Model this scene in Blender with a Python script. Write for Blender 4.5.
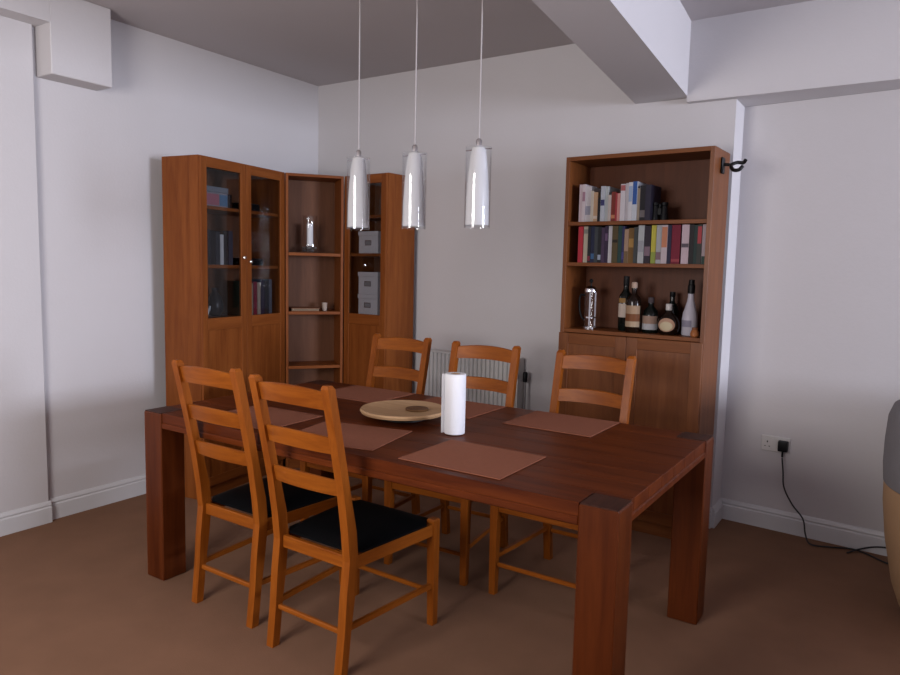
import bpy, bmesh, math, random
from mathutils import Vector, Matrix
random.seed(7)
S = bpy.context.scene
for o in list(bpy.data.objects): bpy.data.objects.remove(o)
C = S.collection
PI = math.pi

# ------------------------------------------------------------------ camera
CAM = (3.7932, -3.9513, 1.3971)
YAW, PITCH, ROLL, FPX = 0.57775, -0.09873, 0.02192, 702.4
def cam_axes():
    cy, sy, cp, sp = math.cos(YAW), math.sin(YAW), math.cos(PITCH), math.sin(PITCH)
    f = Vector((-sy*cp, cy*cp, sp)); r = Vector((cy, sy, 0)); u = r.cross(f)
    c, s = math.cos(ROLL), math.sin(ROLL)
    return r*c + u*s, u*c - r*s, f
_r, _u, _f = cam_axes()
cd = bpy.data.cameras.new('camera'); cam = bpy.data.objects.new('camera', cd); C.objects.link(cam)
cam.matrix_world = Matrix(((_r.x, _u.x, -_f.x, CAM[0]), (_r.y, _u.y, -_f.y, CAM[1]), (_r.z, _u.z, -_f.z, CAM[2]), (0, 0, 0, 1)))
cd.sensor_width = 36.0; cd.lens = FPX/900*36.0; cd.clip_start = .02
S.camera = cam

# ------------------------------------------------------------------ light and exposure
W = bpy.data.worlds.new('world'); S.world = W; W.use_nodes = True
W.node_tree.nodes['Background'].inputs[0].default_value = (.55, .68, 1, 1)
W.node_tree.nodes['Background'].inputs[1].default_value = .6
def area(name, loc, rot, sx, sy, power, col):
    l = bpy.data.lights.new(name, 'AREA'); l.shape = 'RECTANGLE'; l.size = sx; l.size_y = sy
    l.energy = power; l.color = col
    o = bpy.data.objects.new(name, l); C.objects.link(o); o.location = loc; o.rotation_euler = rot
    return o
# daylight entering through the two windows of the room (behind and beside the camera)
area('daylight_window_front', (2.0, -4.76, 1.62), (PI/2, 0, 0), 1.2, 1.1, 88, (1.0, .95, .93))
area('daylight_window_side', (9.52, -1.7, 1.60), (PI/2, 0, PI/2), 1.9, 1.3, 500, (.79, .84, 1.0))
vs = S.view_settings
vs.view_transform = 'Standard'; vs.look = 'None'; vs.gamma = 1; vs.use_curve_mapping = False
vs.exposure = -0.12

# ------------------------------------------------------------------ materials
def new_mat(name):
    m = bpy.data.materials.new(name); m.use_nodes = True
    nt = m.node_tree; return m, nt, nt.nodes['Principled BSDF']
def plain(name, col, rough=.5, metal=0, bump=0, bscale=200, spec=.5, **kw):
    m, nt, b = new_mat(name)
    b.inputs['Base Color'].default_value = (*col, 1); b.inputs['Roughness'].default_value = rough
    b.inputs['Metallic'].default_value = metal; b.inputs['Specular IOR Level'].default_value = spec
    if 'trans' in kw: b.inputs['Transmission Weight'].default_value = kw['trans']
    tc = nt.nodes.new('ShaderNodeTexCoord'); n = nt.nodes.new('ShaderNodeTexNoise')
    n.inputs['Scale'].default_value = kw.get('nscale', 12); n.inputs['Detail'].default_value = 4
    nt.links.new(tc.outputs['Object'], n.inputs['Vector'])
    v = kw.get('var', .06)
    mx = nt.nodes.new('ShaderNodeMix'); mx.data_type = 'RGBA'
    mx.inputs['A'].default_value = (*[c*(1-v) for c in col], 1); mx.inputs['B'].default_value = (*[min(1, c*(1+v)) for c in col], 1)
    nt.links.new(n.outputs['Fac'], mx.inputs['Factor']); nt.links.new(mx.outputs['Result'], b.inputs['Base Color'])
    if bump:
        n2 = nt.nodes.new('ShaderNodeTexNoise'); n2.inputs['Scale'].default_value = bscale; n2.inputs['Detail'].default_value = 3
        nt.links.new(tc.outputs['Object'], n2.inputs['Vector'])
        bp = nt.nodes.new('ShaderNodeBump'); bp.inputs['Strength'].default_value = bump; bp.inputs['Distance'].default_value = .004
        nt.links.new(n2.outputs['Fac'], bp.inputs['Height']); nt.links.new(bp.outputs['Normal'], b.inputs['Normal'])
    return m
def wood(name, dark, light, axis='Z', rough=.45, scale=1.0, spec=.16, knots=False):
    m, nt, b = new_mat(name); N = nt.nodes; Lk = nt.links
    tc = N.new('ShaderNodeTexCoord'); oi = N.new('ShaderNodeObjectInfo')
    ad = N.new('ShaderNodeVectorMath'); ad.operation = 'MULTIPLY_ADD'
    cmb = N.new('ShaderNodeCombineXYZ')
    for k in range(3): Lk.new(oi.outputs['Random'], cmb.inputs[k])
    ad.inputs[1].default_value = (7.3, 5.1, 9.7); Lk.new(cmb.outputs[0], ad.inputs[0]); Lk.new(tc.outputs['Object'], ad.inputs[2])
    mp = N.new('ShaderNodeMapping'); s = {'X': (1.1, 14, 14), 'Y': (14, 1.1, 14), 'Z': (14, 14, 1.1)}[axis]
    mp.inputs['Scale'].default_value = [k*scale for k in s]; Lk.new(ad.outputs[0], mp.inputs['Vector'])
    n1 = N.new('ShaderNodeTexNoise'); n1.inputs['Scale'].default_value = 1.6; n1.inputs['Detail'].default_value = 5; n1.inputs['Distortion'].default_value = .8
    n2 = N.new('ShaderNodeTexNoise'); n2.inputs['Scale'].default_value = 9; n2.inputs['Detail'].default_value = 3
    Lk.new(mp.outputs[0], n1.inputs['Vector']); Lk.new(mp.outputs[0], n2.inputs['Vector'])
    mt = N.new('ShaderNodeMath'); mt.operation = 'MULTIPLY_ADD'; mt.inputs[1].default_value = .3; Lk.new(n2.outputs['Fac'], mt.inputs[0])
    m2 = N.new('ShaderNodeMath'); m2.operation = 'MULTIPLY'; m2.inputs[1].default_value = .75; Lk.new(n1.outputs['Fac'], m2.inputs[0]); Lk.new(m2.outputs[0], mt.inputs[2])
    cr = N.new('ShaderNodeValToRGB'); cr.color_ramp.elements[0].position = .36; cr.color_ramp.elements[1].position = .68
    cr.color_ramp.elements[0].color = (*dark, 1); cr.color_ramp.elements[1].color = (*light, 1)
    Lk.new(mt.outputs[0], cr.inputs[0]); Lk.new(cr.outputs[0], b.inputs['Base Color'])
    if knots:
        vo = N.new('ShaderNodeTexVoronoi'); vo.inputs['Scale'].default_value = 5
        mp2 = N.new('ShaderNodeMapping'); mp2.inputs['Scale'].default_value = {'X': (.35, 1, 1), 'Y': (1, .35, 1), 'Z': (1, 1, .35)}[axis]
        Lk.new(ad.outputs[0], mp2.inputs['Vector']); Lk.new(mp2.outputs[0], vo.inputs['Vector'])
        kr = N.new('ShaderNodeValToRGB'); kr.color_ramp.elements[0].color = (.35, .3, .3, 1); kr.color_ramp.elements[1].color = (1, 1, 1, 1)
        kr.color_ramp.elements[0].position = .03; kr.color_ramp.elements[1].position = .13
        Lk.new(vo.outputs['Distance'], kr.inputs[0])
        mm = N.new('ShaderNodeMix'); mm.data_type = 'RGBA'; mm.blend_type = 'MULTIPLY'; mm.inputs['Factor'].default_value = .8
        Lk.new(cr.outputs[0], mm.inputs['A']); Lk.new(kr.outputs[0], mm.inputs['B']); Lk.new(mm.outputs['Result'], b.inputs['Base Color'])
    b.inputs['Roughness'].default_value = rough; b.inputs['Specular IOR Level'].default_value = spec
    bp = N.new('ShaderNodeBump'); bp.inputs['Strength'].default_value = .12; bp.inputs['Distance'].default_value = .002
    Lk.new(mt.outputs[0], bp.inputs['Height']); Lk.new(bp.outputs['Normal'], b.inputs['Normal'])
    return m
def pane(name, tint, refl=1.0, rough=.02, ior=1.5):
    m = bpy.data.materials.new(name); m.use_nodes = True; nt = m.node_tree; N = nt.nodes
    N.remove(N['Principled BSDF'])
    t = N.new('ShaderNodeBsdfTransparent'); t.inputs[0].default_value = (*tint, 1)
    g = N.new('ShaderNodeBsdfGlossy'); g.inputs['Roughness'].default_value = rough
    fr = N.new('ShaderNodeLayerWeight'); fr.inputs[0].default_value = .5     # facing term: the same from both sides of the sheet
    pw = N.new('ShaderNodeMath'); pw.operation = 'POWER'; pw.inputs[1].default_value = 3.5; nt.links.new(fr.outputs['Facing'], pw.inputs[0])
    mu = N.new('ShaderNodeMath'); mu.operation = 'MULTIPLY_ADD'; mu.inputs[1].default_value = .55*refl; mu.inputs[2].default_value = .035*refl; nt.links.new(pw.outputs[0], mu.inputs[0])
    mx = N.new('ShaderNodeMixShader'); nt.links.new(mu.outputs[0], mx.inputs[0]); nt.links.new(t.outputs[0], mx.inputs[1]); nt.links.new(g.outputs[0], mx.inputs[2])
    nt.links.new(mx.outputs[0], N['Material Output'].inputs[0]); return m

WALL = plain('wall_paint', (.525, .503, .508), .85, bump=.15, bscale=60, var=.015, nscale=3)
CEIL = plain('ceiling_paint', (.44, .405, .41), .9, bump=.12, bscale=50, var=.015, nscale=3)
GLOSSW = plain('skirting_gloss', (.56, .555, .565), .35, var=.02)
CARPET = plain('carpet_pile', (0.2145, 0.1131, 0.06864), .97, bump=.9, bscale=420, var=.16, nscale=5, spec=.1)
OAK = wood('cabinet_oak_upright', (0.1433, 0.03664, 0.006786), (0.217, 0.06379, 0.0131), 'Z')
OAKX = wood('cabinet_oak_along', (0.1433, 0.03664, 0.006786), (0.217, 0.06379, 0.0131), 'X')
OAKY = wood('cabinet_oak_cross', (0.1433, 0.03664, 0.006786), (0.217, 0.06379, 0.0131), 'Y')
BCK = wood('cabinet_backing', (0.1014, 0.0415, 0.02106), (0.1365, 0.0578, 0.02878), 'Z')
BBK = wood('bookcase_backing', (0.07956, 0.02398, 0.009126), (0.1061, 0.03393, 0.01318), 'Z')
BOOKZ = wood('bookcase_oak_upright', (0.1217, 0.03554, 0.008923), (0.181, 0.0594, 0.01622), 'Z', rough=.42, spec=.26)
BOOKX = wood('bookcase_oak_along', (0.1217, 0.03554, 0.008923), (0.181, 0.0594, 0.01622), 'X')
HONEYZ = wood('chair_pine_upright', (0.1792, 0.04216, 0.004035), (0.2746, 0.07378, 0.007336), 'Z', rough=.38)
HONEYX = wood('chair_pine_along', (0.1792, 0.04216, 0.004035), (0.2898, 0.08036, 0.008069), 'X', rough=.38)
HONEYY = wood('chair_pine_cross', (0.1792, 0.04216, 0.004035), (0.2746, 0.07378, 0.007336), 'Y', rough=.38)
TABX = wood('table_wood_along', (0.05078, 0.008564, 0.001638), (0.1147, 0.02355, 0.004212), 'X', rough=.42, scale=.8, spec=.12)
TABZ = wood('table_wood_upright', (0.05282, 0.00975, 0.001716), (0.0973, 0.02096, 0.003775), 'Z', rough=.4, scale=.8, knots=True)
TABE = wood('table_end_grain', (0.0273, 0.00936, 0.00624), (0.0507, 0.01716, 0.00936), 'Y', rough=.5, scale=2.5)
BAMBOO = wood('board_bamboo', (0.3732, 0.2214, 0.1087), (0.4736, 0.3019, 0.1663), 'X', rough=.5)
LEATHER = plain('black_leather', (.0025, .0025, .003), .6, bump=.25, bscale=260, var=.2, spec=.08)
MAT = plain('placemat_weave', (0.234, 0.08424, 0.04719), .85, bump=.5, bscale=600, var=.1, nscale=60, spec=.15)
PAPER = plain('white_paper', (0.7138, 0.7138, 0.7308), .9, bump=.3, bscale=150, var=.02)
CARD = plain('brown_card', (.35, .22, .13), .9)
GLASS = pane('cabinet_glass', (.84, .85, .87), .8)
CLEAR = pane('clear_glass', (.97, .975, .98), .9)
OPAL = plain('opal_glass', (.56, .545, .545), .25, var=.01)
CHROME = plain('polished_metal', (.8, .8, .82), .12, metal=1, var=.02)
CORD = plain('pale_cord', (.36, .335, .335), .7)
RAD = plain('radiator_enamel', (0.5148, 0.507, 0.4914), .4, var=.02)
BLACKP = plain('black_plastic', (.0048, .0048, .0056), .45, var=.1, spec=.2)
RUBBER = plain('black_cable', (.015, .015, .017), .55, var=.1)
WPLAST = plain('white_plastic', (0.5616, 0.546, 0.5304), .35, var=.02)
BOXW = plain('storage_box_card', (0.5148, 0.4836, 0.4836), .75, var=.03)
TAN = plain('tan_sofa_fabric', (0.39, 0.2418, 0.1326), .8, bump=.3, bscale=300, var=.08, spec=.2)
GREYT = plain('grey_throw', (0.1872, 0.1794, 0.1872), .9, bump=.5, bscale=250, var=.1, spec=.1)
DAY = pane('window_glass', (.97, .98, 1), 1)
_cols = {}
def colm(c, rough=.55):
    k = (tuple(round(x, 3) for x in c), rough)
    if k not in _cols: _cols[k] = plain('print_%02d' % len(_cols), [x*.78 for x in c], rough, var=.1, nscale=25, spec=.15)
    return _cols[k]

# ------------------------------------------------------------------ mesh helpers
class MB:
    def __init__(s): s.v = []; s.f = []
    def add(s, v, f):
        n = len(s.v); s.v += [tuple(p) for p in v]; s.f += [tuple(i+n for i in q) for q in f]; return s
    def box(s, x0, x1, y0, y1, z0, z1, b=0.0):
        if x1 < x0: x0, x1 = x1, x0
        if y1 < y0: y0, y1 = y1, y0
        if z1 < z0: z0, z1 = z1, z0
        if b <= 0:
            return s.add([(x0,y0,z0),(x1,y0,z0),(x1,y1,z0),(x0,y1,z0),(x0,y0,z1),(x1,y0,z1),(x1,y1,z1),(x0,y1,z1)],
                         [(0,3,2,1),(4,5,6,7),(0,1,5,4),(1,2,6,5),(2,3,7,6),(3,0,4,7)])
        bm = bmesh.new(); bmesh.ops.create_cube(bm, size=1)
        for v in bm.verts: v.co = Vector(((x0+x1)/2+v.co.x*(x1-x0), (y0+y1)/2+v.co.y*(y1-y0), (z0+z1)/2+v.co.z*(z1-z0)))
        b = min(b, .45*min(x1-x0, y1-y0, z1-z0))
        bmesh.ops.bevel(bm, geom=bm.edges[:], offset=b, segments=2 if b > .004 else 1, affect='EDGES', profile=.6)
        bm.verts.index_update(); r = s.add([v.co for v in bm.verts], [[v.index for v in f.verts] for f in bm.faces]); bm.free(); return r
    def lathe(s, prof, n=24, c=(0, 0, 0)):
        v = []; f = []
        for (r, z) in prof:
            for k in range(n):
                a = 2*PI*k/n; v.append((c[0]+r*math.cos(a), c[1]+r*math.sin(a), c[2]+z))
        for i in range(len(prof)-1):
            for k in range(n):
                a, b = i*n+k, i*n+(k+1) % n; f.append((a, b, b+n, a+n))
        if prof[0][0] > 1e-4: f.append(tuple(range(n-1, -1, -1)))
        if prof[-1][0] > 1e-4: f.append(tuple((len(prof)-1)*n+k for k in range(n)))
        return s.add(v, f)
    def tube(s, pts, r, n=8):
        pts = [Vector(p) for p in pts]; v = []; f = []
        rs = r if isinstance(r, (list, tuple)) else [r]*len(pts)
        up = Vector((0, 0, 1)); prev = None
        for i, p in enumerate(pts):
            t = (pts[min(i+1, len(pts)-1)]-pts[max(i-1, 0)]).normalized()
            if prev is None:
                a = t.cross(up) if abs(t.dot(up)) < .95 else t.cross(Vector((1, 0, 0)))
            else: a = prev - t*prev.dot(t)
            a.normalize(); prev = a; bb = t.cross(a)
            for k in range(n):
                g = 2*PI*k/n; v.append(p+(a*math.cos(g)+bb*math.sin(g))*rs[i])
        for i in range(len(pts)-1):
            for k in range(n):
                a, b = i*n+k, i*n+(k+1) % n; f.append((a, b, b+n, a+n))
        f.append(tuple(range(n-1, -1, -1))); f.append(tuple((len(pts)-1)*n+k for k in range(n)))
        return s.add(v, f)
    def sweep(s, secs):          # list of equal-length closed rings
        n = len(secs[0]); v = [p for r in secs for p in r]; f = []
        for i in range(len(secs)-1):
            for k in range(n):
                a, b = i*n+k, i*n+(k+1) % n; f.append((a, b, b+n, a+n))
        f.append(tuple(range(n-1, -1, -1))); f.append(tuple((len(secs)-1)*n+k for k in range(n)))
        return s.add(v, f)
    def mesh(s, name, mat, smooth=False):
        me = bpy.data.meshes.new(name); me.from_pydata(s.v, [], s.f)
        bm = bmesh.new(); bm.from_mesh(me); bmesh.ops.recalc_face_normals(bm, faces=bm.faces[:]); bm.to_mesh(me); bm.free()
        me.materials.append(mat)
        if smooth: me.shade_smooth() if smooth is True else me.set_sharp_from_angle(angle=math.radians(smooth))
        if smooth and smooth is not True:
            for p in me.polygons: p.use_smooth = True
            me.set_sharp_from_angle(angle=math.radians(smooth))
        return me
    def build(s, name, mat, parent=None, smooth=False, loc=None):
        o = bpy.data.objects.new(name, s.mesh(name, mat, smooth)); C.objects.link(o)
        if parent: o.parent = parent
        if loc: o.location = loc
        return o
def crom(pts, n=8):
    P = [Vector(p) for p in pts]; P = [P[0]*2-P[1]]+P+[P[-1]*2-P[-2]]; out = []
    for i in range(1, len(P)-2):
        for k in range(n):
            t = k/n; a, b, c, d = P[i-1:i+3]
            out.append(.5*((2*b)+(c-a)*t+(2*a-5*b+4*c-d)*t*t+(3*b-a-3*c+d)*t**3))
    out.append(P[-2]); return out
def tag(o, label, cat, group=None):
    o['label'] = label; o['category'] = cat
    if group: o['group'] = group
    return o
def thing(name, label, cat, loc=(0, 0, 0), rz=0, group=None):
    o = bpy.data.objects.new(name, None); C.objects.link(o); o.location = loc; o.rotation_euler = (0, 0, rz); o.empty_display_size = .05
    return tag(o, label, cat, group)
def struct(o): o['kind'] = 'structure'; return o
def loc2w(root, u, v, z):
    c, s = math.cos(root[2]), math.sin(root[2]); return (root[0]+c*u-s*v, root[1]+s*u+c*v, z)

# ------------------------------------------------------------------ the room
XR, YF, HC = 9.50, -4.75, 2.72
struct(MB().box(-.3, XR+.3, YF-.3, .6, -.12, 0).build('floor', CARPET))
struct(MB().box(-.3, XR+.3, YF-.3, .6, HC, HC+.12).build('ceiling', CEIL))
struct(MB().box(-.25, 0, YF, .5, 0, HC).build('wall_left', WALL))
# left wall stands a little proud nearer the camera, with a boxed beam above it
struct(MB().box(0, .03, YF, -2.06, 0, HC, .004).build('wall_left_pier', WALL))
struct(MB().box(0, .15, YF, -2.035, 2.56, HC).build('trim_1', WALL))
struct(MB().box(0, .15, -2.035, -1.715, 2.315, HC, .004).build('trim_2', WALL))
struct(MB().box(0, 2.965, 0, .5, 0, HC).build('wall_back', WALL))
struct(MB().box(2.722, XR, -.05, .5, 2.305, HC).build('trim_3', WALL))
# recessed wall to the right of the bookcase
def rec_y(x): return .167-.082*(x-3.5)
XE = 5.5
_rp = [(2.965, rec_y(2.965)), (XE, rec_y(XE)), (XR, rec_y(XE)), (XR, .5), (2.965, .5)]
struct(MB().sweep([[(x, y, z) for x, y in _rp] for z in (0, 2.304)]).build('wall_right_recess', WALL))
# ceiling beam
def beam():
    l = lambda y: 2.425-.112*y
    r = lambda y: 2.720-.083*y
    y0, y1 = 0, YF
    return MB().add([(l(y0), y0, 2.335), (r(y0), y0, 2.335), (r(y1), y1, 2.335), (l(y1), y1, 2.335), (l(y0), y0, HC), (r(y0), y0, HC), (r(y1), y1, HC), (l(y1), y1, HC)],
        [(0,1,2,3),(4,7,6,5),(0,4,5,1),(1,5,6,2),(2,6,7,3),(3,7,4,0)])
struct(beam().build('trim_4', WALL))
# walls with windows (behind and to the right of the camera)
def wall_with_hole(name, horiz, pos, a0, a1, h0, h1, z0, z1, t):
    m = MB()
    def bx(p0, p1, q0, q1):
        if horiz: m.box(p0, p1, pos, pos+t, q0, q1)
        else: m.box(pos, pos+t, p0, p1, q0, q1)
    bx(a0, h0, 0, HC); bx(h1, a1, 0, HC); bx(h0, h1, 0, z0); bx(h0, h1, z1, HC)
    return struct(m.build(name, WALL))
wall_with_hole('wall_front', True, YF-.25, -.25, XR+.25, 1.3, 2.7, 1.02, 2.22, .25)
wall_with_hole('wall_right', False, XR, YF, .5, -2.70, -.70, .90, 2.30, .25)
def window(name, horiz, pos, h0, h1, z0, z1):
    e = bpy.data.objects.new(name, None); C.objects.link(e); struct(e)
    def fr(p0, p1, q0, q1, d0, d1, nm, mt):
        m = MB(); m.box(p0, p1, pos+d0, pos+d1, q0, q1) if horiz else m.box(pos+d0, pos+d1, p0, p1, q0, q1)
        return m.build(nm, mt, e)
    mid = (h0+h1)/2
    for a, b in ((h0, h0+.05), (mid-.03, mid+.03), (h1-.05, h1)): fr(a, b, z0, z1, -.03, .03, 'window_stile', GLOSSW)
    for a, b in ((z0, z0+.05), (z1-.05, z1)): fr(h0+.05, mid-.03, a, b, -.03, .03, 'window_rail', GLOSSW); fr(mid+.03, h1-.05, a, b, -.03, .03, 'window_rail', GLOSSW)
    for a, b in ((h0+.05, mid-.03), (mid+.03, h1-.05)): fr(a, b, z0+.05, z1-.05, -.004, .004, 'window_pane', DAY)
window('window_1', True, YF-.15, 1.3, 2.7, 1.02, 2.22)
window('window_2', False, XR+.15, -2.70, -.70, .90, 2.30)
# skirting boards: a plain board with a moulded top
def skirting(name, p, q, h=.115, t=.018):
    p = Vector((*p, 0)); q = Vector((*q, 0)); d = (q-p).normalized(); n = Vector((d.y, -d.x, 0))
    prof = [(0, 0), (t, 0), (t, h*.70), (t*.62, h*.76), (t*.80, h*.84), (t*.5, h*.95), (t*.2, h), (0, h)]
    return struct(MB().sweep([[tuple(e+n*a+Vector((0, 0, b))) for a, b in prof] for e in (p, q)]).build(name, GLOSSW))
skirting('baseboard_left', (0, -2.06), (0, 0))
skirting('baseboard_left_pier', (.03, YF), (.03, -2.055))
skirting('baseboard_back', (0.02, 0), (2.965, 0))
skirting('baseboard_right_recess', (2.965, rec_y(2.965)), (XE, rec_y(XE)))
skirting('baseboard_return', (2.965, 0.0), (2.965, rec_y(2.965)-.02))

# ------------------------------------------------------------------ dining table
TX0, TX1, TY0, TY1, TH = 1.026, 3.176, -2.146, -1.045, .75
def make_table():
    t = thing('dining_table', 'long dark reddish wooden dining table with square block legs', 'table', ((TX0+TX1)/2, (TY0+TY1)/2, 0))
    hx, hy, L = (TX1-TX0)/2, (TY1-TY0)/2, .118
    for sx in (-1, 1):
        for sy in (-1, 1):
            x0, y0 = sx*hx, sy*hy
            lg = MB().box(x0, x0-sx*L, y0, y0-sy*L, 0, TH-.004, .004).build('leg', TABZ, t)
            MB().box(x0-sx*.004, x0-sx*(L-.004), y0-sy*.004, y0-sy*(L-.004), TH-.0045, TH, 0).build('end_grain_cap', TABE, lg)
    # planked top: boards between the legs run short at the edges
    n = 8; ys = [-hy+.006+(2*hy-.012)*k/n for k in range(n+1)]
    for k in range(n):
        y0, y1 = ys[k]+.0006, ys[k+1]-.0006
        edge = k in (0, n-1)
        e = hx-.006
        if edge:
            # board notched round the legs
            xi = hx-L-.0015
            MB().box(-xi, xi, y0, y1, TH-.042, TH-.001, .0012).build('top_board', TABX, t)
            if k == 0: yi = -hy+L+.001
            else: yi = hy-L-.001
            for s in (-1, 1):
                lo, hi = (yi, y1) if k == 0 else (y0, yi)
                if hi-lo > .004: MB().box(s*xi, s*e, lo, hi, TH-.042, TH-.001, .0012).build('top_board', TABX, t)
        else:
            MB().box(-e, e, y0, y1, TH-.042, TH-.001, .0012).build('top_board', TABX, t)
    xi, yi = hx-L, hy-L
    for s in (-1, 1):
        MB().box(-xi, xi, s*(hy-.003), s*(hy-.028), TH-.068, TH-.0425, .004).build('apron_rail', TABX, t)
        MB().box(s*(hx-.003), s*(hx-.028), -yi, yi, TH-.068, TH-.0425, .004).build('apron_rail', TABX, t)
    return t
make_table()

# ------------------------------------------------------------------ chairs
def quad(cx, cy, w, d, z): return [(cx-w/2, cy-d/2, z), (cx+w/2, cy-d/2, z), (cx+w/2, cy+d/2, z), (cx-w/2, cy+d/2, z)]
def post_y(z):
    if z < .42: return -.240+.045*(z/.42)
    return -.195-.120*((z-.42)/.60)**1.15
SR0, SR1 = .366, .412          # seat rail
def make_chair():
    t = thing('ladder_back_chair', '', 'chair')
    for s in (-1, 1):
        secs = []
        for z in (0, .15, .28, .40, .50, .64, .78, .92, 1.004, 1.016):
            k = 1 if z < 1.01 else .65
            d = .042 if .27 < z < .55 else .032
            secs.append(quad(s*(.170+.004*z), post_y(z), .034*k, d*k, z))
        MB().sweep(secs).build('rear_post', HONEYZ, t)
        MB().sweep([quad(s*.205, .24, .028, .030, 0), quad(s*.205, .238, .034, .034, .28), quad(s*.205, .236, .036, .036, .424), quad(s*.205, .236, .030, .030, .430)]).build('front_leg', HONEYZ, t)
        # side seat rail and side stretcher
        MB().sweep([quad_x(-.174, s*.174, .020, SR0, SR1), quad_x(.217, s*.206, .020, SR0, SR1)]).build('seat_rail', HONEYY, t)
        MB().sweep([quad_x(post_y(.16)+.017, s*.172, .015, .152, .171), quad_x(.222, s*.205, .015, .152, .171)]).build('stretcher', HONEYY, t)
    MB().box(-.187, .187, .226, .246, SR0, SR1, .003).build('seat_rail', HONEYX, t)
    MB().box(-.154, .154, -.206, -.186, SR0, SR1, .003).build('seat_rail', HONEYX, t)
    MB().box(-.188, .188, .231, .246, .124, .143, .004).build('stretcher', HONEYX, t)
    yy = post_y(.145); MB().box(-.153, .153, yy-.008, yy+.008, .140, .159, .004).build('stretcher', HONEYX, t)
    # black seat pad: trapezoid with notched front corners, slightly domed, covering the rails
    m = MB(); nx, ny = 14, 14; V = []; F = []
    def pt(i, j, top):
        a, b = i/nx*2-1, j/ny*2-1
        y = -.176+(b+1)/2*.422
        w = .182+.034*(b+1)/2
        if y > .214: w = .184            # notch round the front legs
        dome = (1-abs(a)**6)*(1-abs(b)**6)
        if y < -.165: w = .152
        return (a*w, y, (.420+.024*dome) if top else .4125)
    for top in (1, 0):
        for j in range(ny+1):
            for i in range(nx+1): V.append(pt(i, j, top))
    o = (nx+1)*(ny+1)
    for j in range(ny):
        for i in range(nx):
            a = j*(nx+1)+i; F.append((a, a+1, a+nx+2, a+nx+1)); F.append((o+a, o+a+nx+1, o+a+nx+2, o+a+1))
    for i in range(nx):
        F.append((i, o+i, o+i+1, i+1)); a = ny*(nx+1)+i; F.append((a, a+1, o+a+1, o+a))
    for j in range(ny):
        a = j*(nx+1); F.append((a, a+nx+1, o+a+nx+1, o+a)); a += nx; F.append((a, o+a, o+a+nx+1, a+nx+1))
    m.add(V, F).build('seat_pad', LEATHER, t, smooth=50)
    # three curved slats
    for z0, z1, arch in ((.930, .992, .012), (.778, .836, .008), (.628, .684, .008)):
        secs = []; n = 10
        for k in range(n+1):
            a = k/n*2-1; x = a*.156; q = 1-a*a
            yb0 = post_y(z0)-.020*q+.002; yb1 = post_y(z1)-.020*q+.002
            zz1 = z1+arch*q; zz0 = z0+arch*.45*q
            secs.append([(x, yb0-.007, zz0), (x, yb0+.007, zz0), (x, yb1+.007, zz1-.003), (x, yb1+.003, zz1), (x, yb1-.003, zz1), (x, yb1-.007, zz1-.003)])
        MB().sweep(secs).build('back_slat', HONEYX, t, smooth=40)
    return t
def quad_x(y, x, w, z0, z1): return [(x-w/2, y, z0), (x+w/2, y, z0), (x+w/2, y, z1), (x-w/2, y, z1)]
def dup(root, loc, rz, label, group=None):
    r = root.copy(); C.objects.link(r); r.location = loc; r.rotation_euler = (0, 0, rz); r['label'] = label
    if group: r['group'] = group
    for ch in root.children:
        c = ch.copy(); C.objects.link(c); c.parent = r
        for g in ch.children:
            d = g.copy(); C.objects.link(d); d.parent = c
    return r
CH = make_chair(); GR = 'ladder-back chairs around the dining table'
CH['label'] = 'honey wood ladder-back chair nearest the camera, its black seat in full view'; CH['group'] = GR
CH.location = (2.098, -1.995, 0); CH.rotation_euler = (0, 0, math.radians(-1.5))
dup(CH, (1.588, -1.938, 0), math.radians(-1), 'ladder-back chair on the near side beside the left table leg', GR)
dup(CH, (1.450, -1.150, 0), PI+math.radians(1), 'ladder-back chair across the table in front of the corner cabinets', GR)
dup(CH, (2.010, -1.165, 0), PI+math.radians(3), 'ladder-back chair across the table in front of the radiator', GR)
dup(CH, (2.580, -1.150, 0), PI+math.radians(0), 'ladder-back chair across the table in front of the bookcase doors', GR)

# ------------------------------------------------------------------ things on the table
def placemat(x, y, rz, label, w=.395, d=.33):
    m = MB().box(-w/2, w/2, -d/2, d/2, 0, .003, .001)
    o = m.build('placemat', MAT); o.location = (x, y, TH); o.rotation_euler = (0, 0, rz)
    return tag(o, label, 'placemat', 'woven placemats on the dining table')
placemat(2.580, -1.930, 0, 'brown woven placemat at the near edge right of the kitchen roll')
placemat(2.025, -1.945, math.radians(11), 'brown woven placemat at the near edge below the round board')
placemat(1.530, -1.930, math.radians(2), 'brown woven placemat seen through the near chair backs')
placemat(2.592, -1.225, 0, 'brown woven placemat before the chair by the bookcase')
placemat(2.040, -1.235, 0, 'brown woven placemat behind the kitchen roll')
placemat(1.510, -1.235, 0, 'brown woven placemat before the chair by the corner cabinets')
def lazy_susan():
    t = thing('serving_board', 'round pale wooden turntable board on the dining table', 'board', (2.010, -1.570, TH+.0032))
    MB().lathe([(.0, 0), (.105, 0), (.105, .020), (0, .020)], 32).build('turntable_base', BLACKP, t, smooth=30)
    MB().lathe([(.0, .020), (.162, .021), (.180, .025), (.185, .035), (.181, .042), (.170, .040), (0, .038)], 48).build('board', BAMBOO, t, smooth=35)
    return t
lazy_susan()
tag(MB().lathe([(0, 0), (.048, 0), (.050, .004), (.048, .008), (0, .008)], 32).build('coaster', wood('coaster_wood', (.075, .032, .010), (.12, .055, .02), 'X'), smooth=30, loc=(2.075, -1.560, TH+.0435)),
    'small dark round coaster lying on the pale turntable board', 'coaster')
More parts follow.
